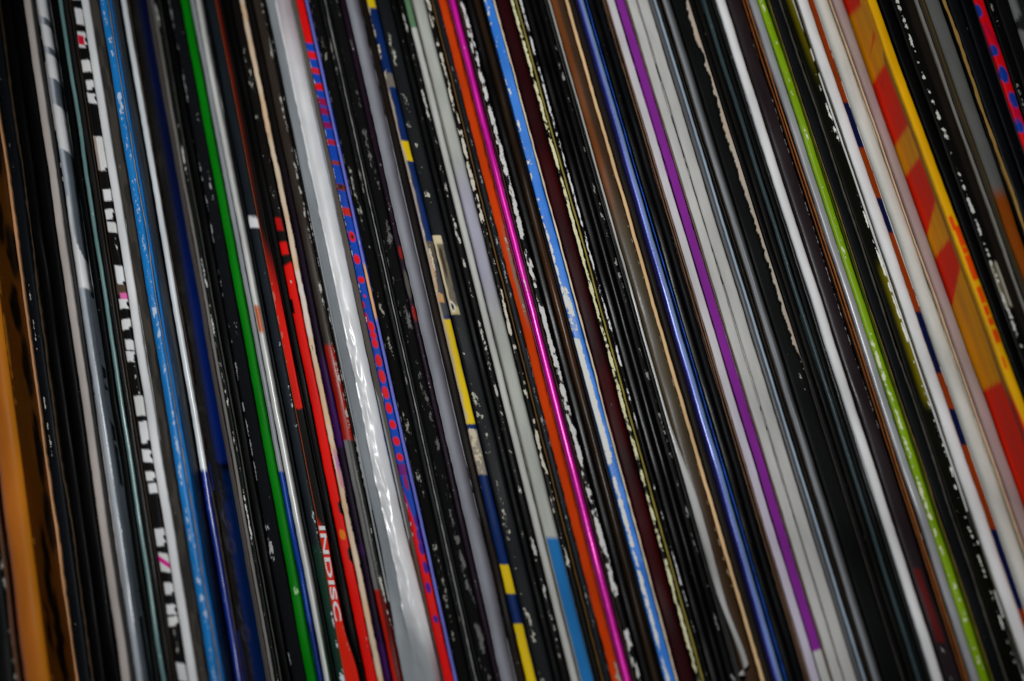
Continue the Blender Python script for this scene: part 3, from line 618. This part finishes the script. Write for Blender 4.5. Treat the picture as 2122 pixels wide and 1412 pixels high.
sleeve('lime green spine with white scuffs', -2.0, S('spine', 1802, 1820, '7a9618', 'gloss', p=2.6, h=.35, n=15, step=3, core='c6cfa8', paint=lambda p: (p.worn(.42, .2, .7, -80, 700, .12, 20), p.worn(.65, .05, .55, 700, 1200, .12, 20, .3), p.worn(.4, .2, .8, 1200, 1500, .1, 20))), S('card_edge', 1820.5, 1824, '3f5408', 'satin', dd=.1), S('card_edge', 1824.4, 1827, '7e6c40', 'edge', dd=-.1))
sleeve('slate black sleeve with a fine grey line right of the lime spine', -1.4, S('spine', 1828, 1850, '191b1c', 'satin', p=4), S('card_edge', 1850.5, 1854.5, '55534c', 'edge', dd=-.2, wob=1.3))
sleeve('black sleeve shading to olive yellow with white chips', -1.8, S('spine', 1855, 1889, '121208', 'satin', p=4, h=.12, n=17, step=3, core='cfccb8', paint=lambda p: (p.blend(sst(.3, .85, p.U) * (sst(430, 560, p.PY) * (1 - sst(940, 1010, p.PY)) * sst(.35, .5, n1(p.PY / 130, 4)) + (1 - sst(60, 200, p.PY)) * .8), '6b6408'), p.worn(.95, .80, .97, 380, 990, .05, 18, .3), p.worn(.75, .66, .85, 1000, 1380, .06, 14), p.worn(.5, .7, .95, 150, 330, .05, 20))))
sleeve('white spine with a soft shaded left side, left of the orange and navy bands', -4.2, S('card_edge', 1889.5, 1893, '77756a', 'edge', dd=.3), S('spine', 1893, 1920, 'c6c6c1', 'matte', p=2.3, h=.4))
ON = [(212, 306), (410, 481), (646, 773), (848, 922), (1097, 1262), (1330, 1420), (60, 120)]
sleeve('orange and navy banded spine sunk between white spines', -3.0, S('spine', 1917, 1934, '82390f', 'matte', p=5, h=.1, step=3, paint=lambda p: [p.band(a, b, '141b40') for a, b in ON[:6]]))
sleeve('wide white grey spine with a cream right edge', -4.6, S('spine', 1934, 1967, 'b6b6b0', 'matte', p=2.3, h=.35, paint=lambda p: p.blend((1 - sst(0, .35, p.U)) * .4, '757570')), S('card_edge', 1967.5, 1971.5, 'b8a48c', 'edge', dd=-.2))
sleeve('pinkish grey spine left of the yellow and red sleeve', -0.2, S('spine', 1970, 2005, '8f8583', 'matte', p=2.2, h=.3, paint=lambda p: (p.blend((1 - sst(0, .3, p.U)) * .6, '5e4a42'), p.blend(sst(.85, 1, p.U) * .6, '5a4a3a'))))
# --- yellow
REDY = [(-10, 24, 30), (75, 8, 34), (200, 7, 75), (395, 8, 85), (610, 7, 55)]
def yface(pt):
    pt.c[:] = lin('fa8a06')
    U, PY = pt.U, pt.PY
    for y0, y1, st_, sb, ins in ((-60, 2, 2, 2, 5), (46, 62, 6, 4.5, 3), (122, 250, 3, 3.2, -1), (315, 398, 3, 5.5, -1), (484, 535, 3, 6, -1), (785, 1010, 1.5, 3, -1), (1090, 1300, 2, 3, -1)):
        bul = np.sin(np.clip((PY - y0) / (y1 - y0 + 1e-6), 0, 1) * math.pi)
        m = sst(-4, 4, PY - (y0 + st_ * U)) * (1 - sst(-5, 5, PY - (y1 + sb * U))) * sst(ins - .3, ins + .3, U)
        pt.blend(m, 'd82e06')
def yspine(pt):
    for y0, y1, u0, u1 in ((447, 476, .15, .6), (470, 512, .3, .95), (513, 527, .35, .9), (530, 582, .3, .95), (596, 630, .3, .85), (634, 655, .35, .8), (660, 676, .35, .85), (684, 712, .3, .85), (740, 765, .3, .55)):
        pt.band(y0, y1, 'd84a0a', u0, u1, 2.5, slant=8)
    pt.blend(sst(0, 1, (pt.PY - 780) / 60 - pt.U * 7), 'cc3006')
sleeve('yellow sleeve with red shapes and red lettering on its spine', -15.9, S('spine', 2055, 2077, 'dc960c', 'satin', p=2.6, h=.3, n=15, step=2.5, paint=yspine), cover='fa8a06', face=('L', yface))
sleeve('black sleeve right of the yellow spine', -14.8, S('spine', 2078, 2101, '0d0d0c', 'satin', wc=.1))
def rpatch(pt):
    pt.worn(.9, .18, .34, -80, 1000, .06, 16, .1); pt.core('b5b3ad')
    m = sst(540, 548, pt.PY + 20 * (pt.U - .4)) * (1 - sst(632, 640, pt.PY + 20 * (pt.U - .4)))
    pt.blend(m * (1 - sst(.14, .17, np.abs(pt.U - .36 + .05 * (n1(pt.PY / 14, 3) - .5)))), '5f5b50'); pt.blend(m * (1 - sst(.03, .05, np.abs(np.abs(pt.U - .36) - .14))), 'a09a8a')
    pt.blend(sst(.5, .7, pt.U) * .6, '2b251f')
sleeve('black sleeve with a pale peeled patch at the right of the picture', -15.4, S('spine', 2101, 2144, '12110f', 'satin', p=4, h=.12, n=21, step=3, paint=rpatch), S('card_edge', 2144.5, 2151, '77756f', 'edge', dd=-.3, p=2))
sleeve('brown grey sleeve with an orange lower stretch near the right edge', -15, S('inner_sleeve', 2151.5, 2166, '35302a', 'satin', dd=.4, paint=lambda p: p.vline(.4, .8, '4a4028')), S('spine', 2166, 2193, '5f5f5c', 'matte', p=2.2, h=.35, paint=lambda p: p.band(398, 1700, '7a4312', soft=20)))
sleeve('black sleeve with a bent beige edge near the upper right corner', -14.6, S('spine', 2193.5, 2199.5, '0a0a0a'), S('card_edge', 2199.5, 2206, '8f7546', 'edge', dd=-.4, wob=2.2), S('spine', 2206, 2228, '15181a', 'satin', wr=.3))
sleeve('dark navy black sleeve left of the red and blue spotted spine', -14.2, S('spine', 2228, 2251, '0d0f14', 'satin'), S('card_edge', 2251.5, 2254.5, '3c3430', 'edge'))
def rb2(pt):
    for y, u, r in ((20, 0, 14), (105, .2, 12), (155, .4, 18), (207, .6, 17), (260, .3, 16), (310, .5, 14)): pt.dot(y, u, r, .45, '1c3f8c')
    pt.blend(sst(.5, .7, n2(pt.U * 3, pt.PY / 30, 4)) * .4, '8a1450')
sleeve('red spine with blue spots in the upper right corner', -14.6, S('spine', 2255, 2274, 'c01420', 'satin', step=3, paint=rb2))
sleeve('black sleeve with pale specks in the upper right corner', -14.2, S('spine', 2274, 2292, '131312', wc=.35, core='85847e'), S('spine', 2292, 2318, '161615', dd=-.1, wc=.5, core='a0a09a'))
sleeve('mottled grey and white sleeve at the extreme upper right', -14, S('spine', 2318, 2362, '6e6f6e', 'matte', paint=lambda p: p.blend(sst(.45, .55, n2(p.U * 2, p.PY / 25, 9)), '2a2a2a')))

build_all()

# ------------------------------------------------------------------ the shelf they stand on
def box(name, lo, hi, mat):
    lo, hi = np.array(lo), np.array(hi)
    P = [(x, y, z) for x in (lo[0], hi[0]) for y in (lo[1], hi[1]) for z in (lo[2], hi[2])]
    me = bpy.data.meshes.new(name)
    me.from_pydata(P, [], [(0, 1, 3, 2), (4, 6, 7, 5), (0, 4, 5, 1), (2, 3, 7, 6), (0, 2, 6, 4), (1, 5, 7, 3)])
    me.update(); me.materials.append(mat)
    o = bpy.data.objects.new(name, me); col.objects.link(o)
    return o
sh = box("shelf", (-0.30, -0.035, -0.019), (0.30, 0.34, 0.0), wood_material()); sh['kind'] = 'structure'
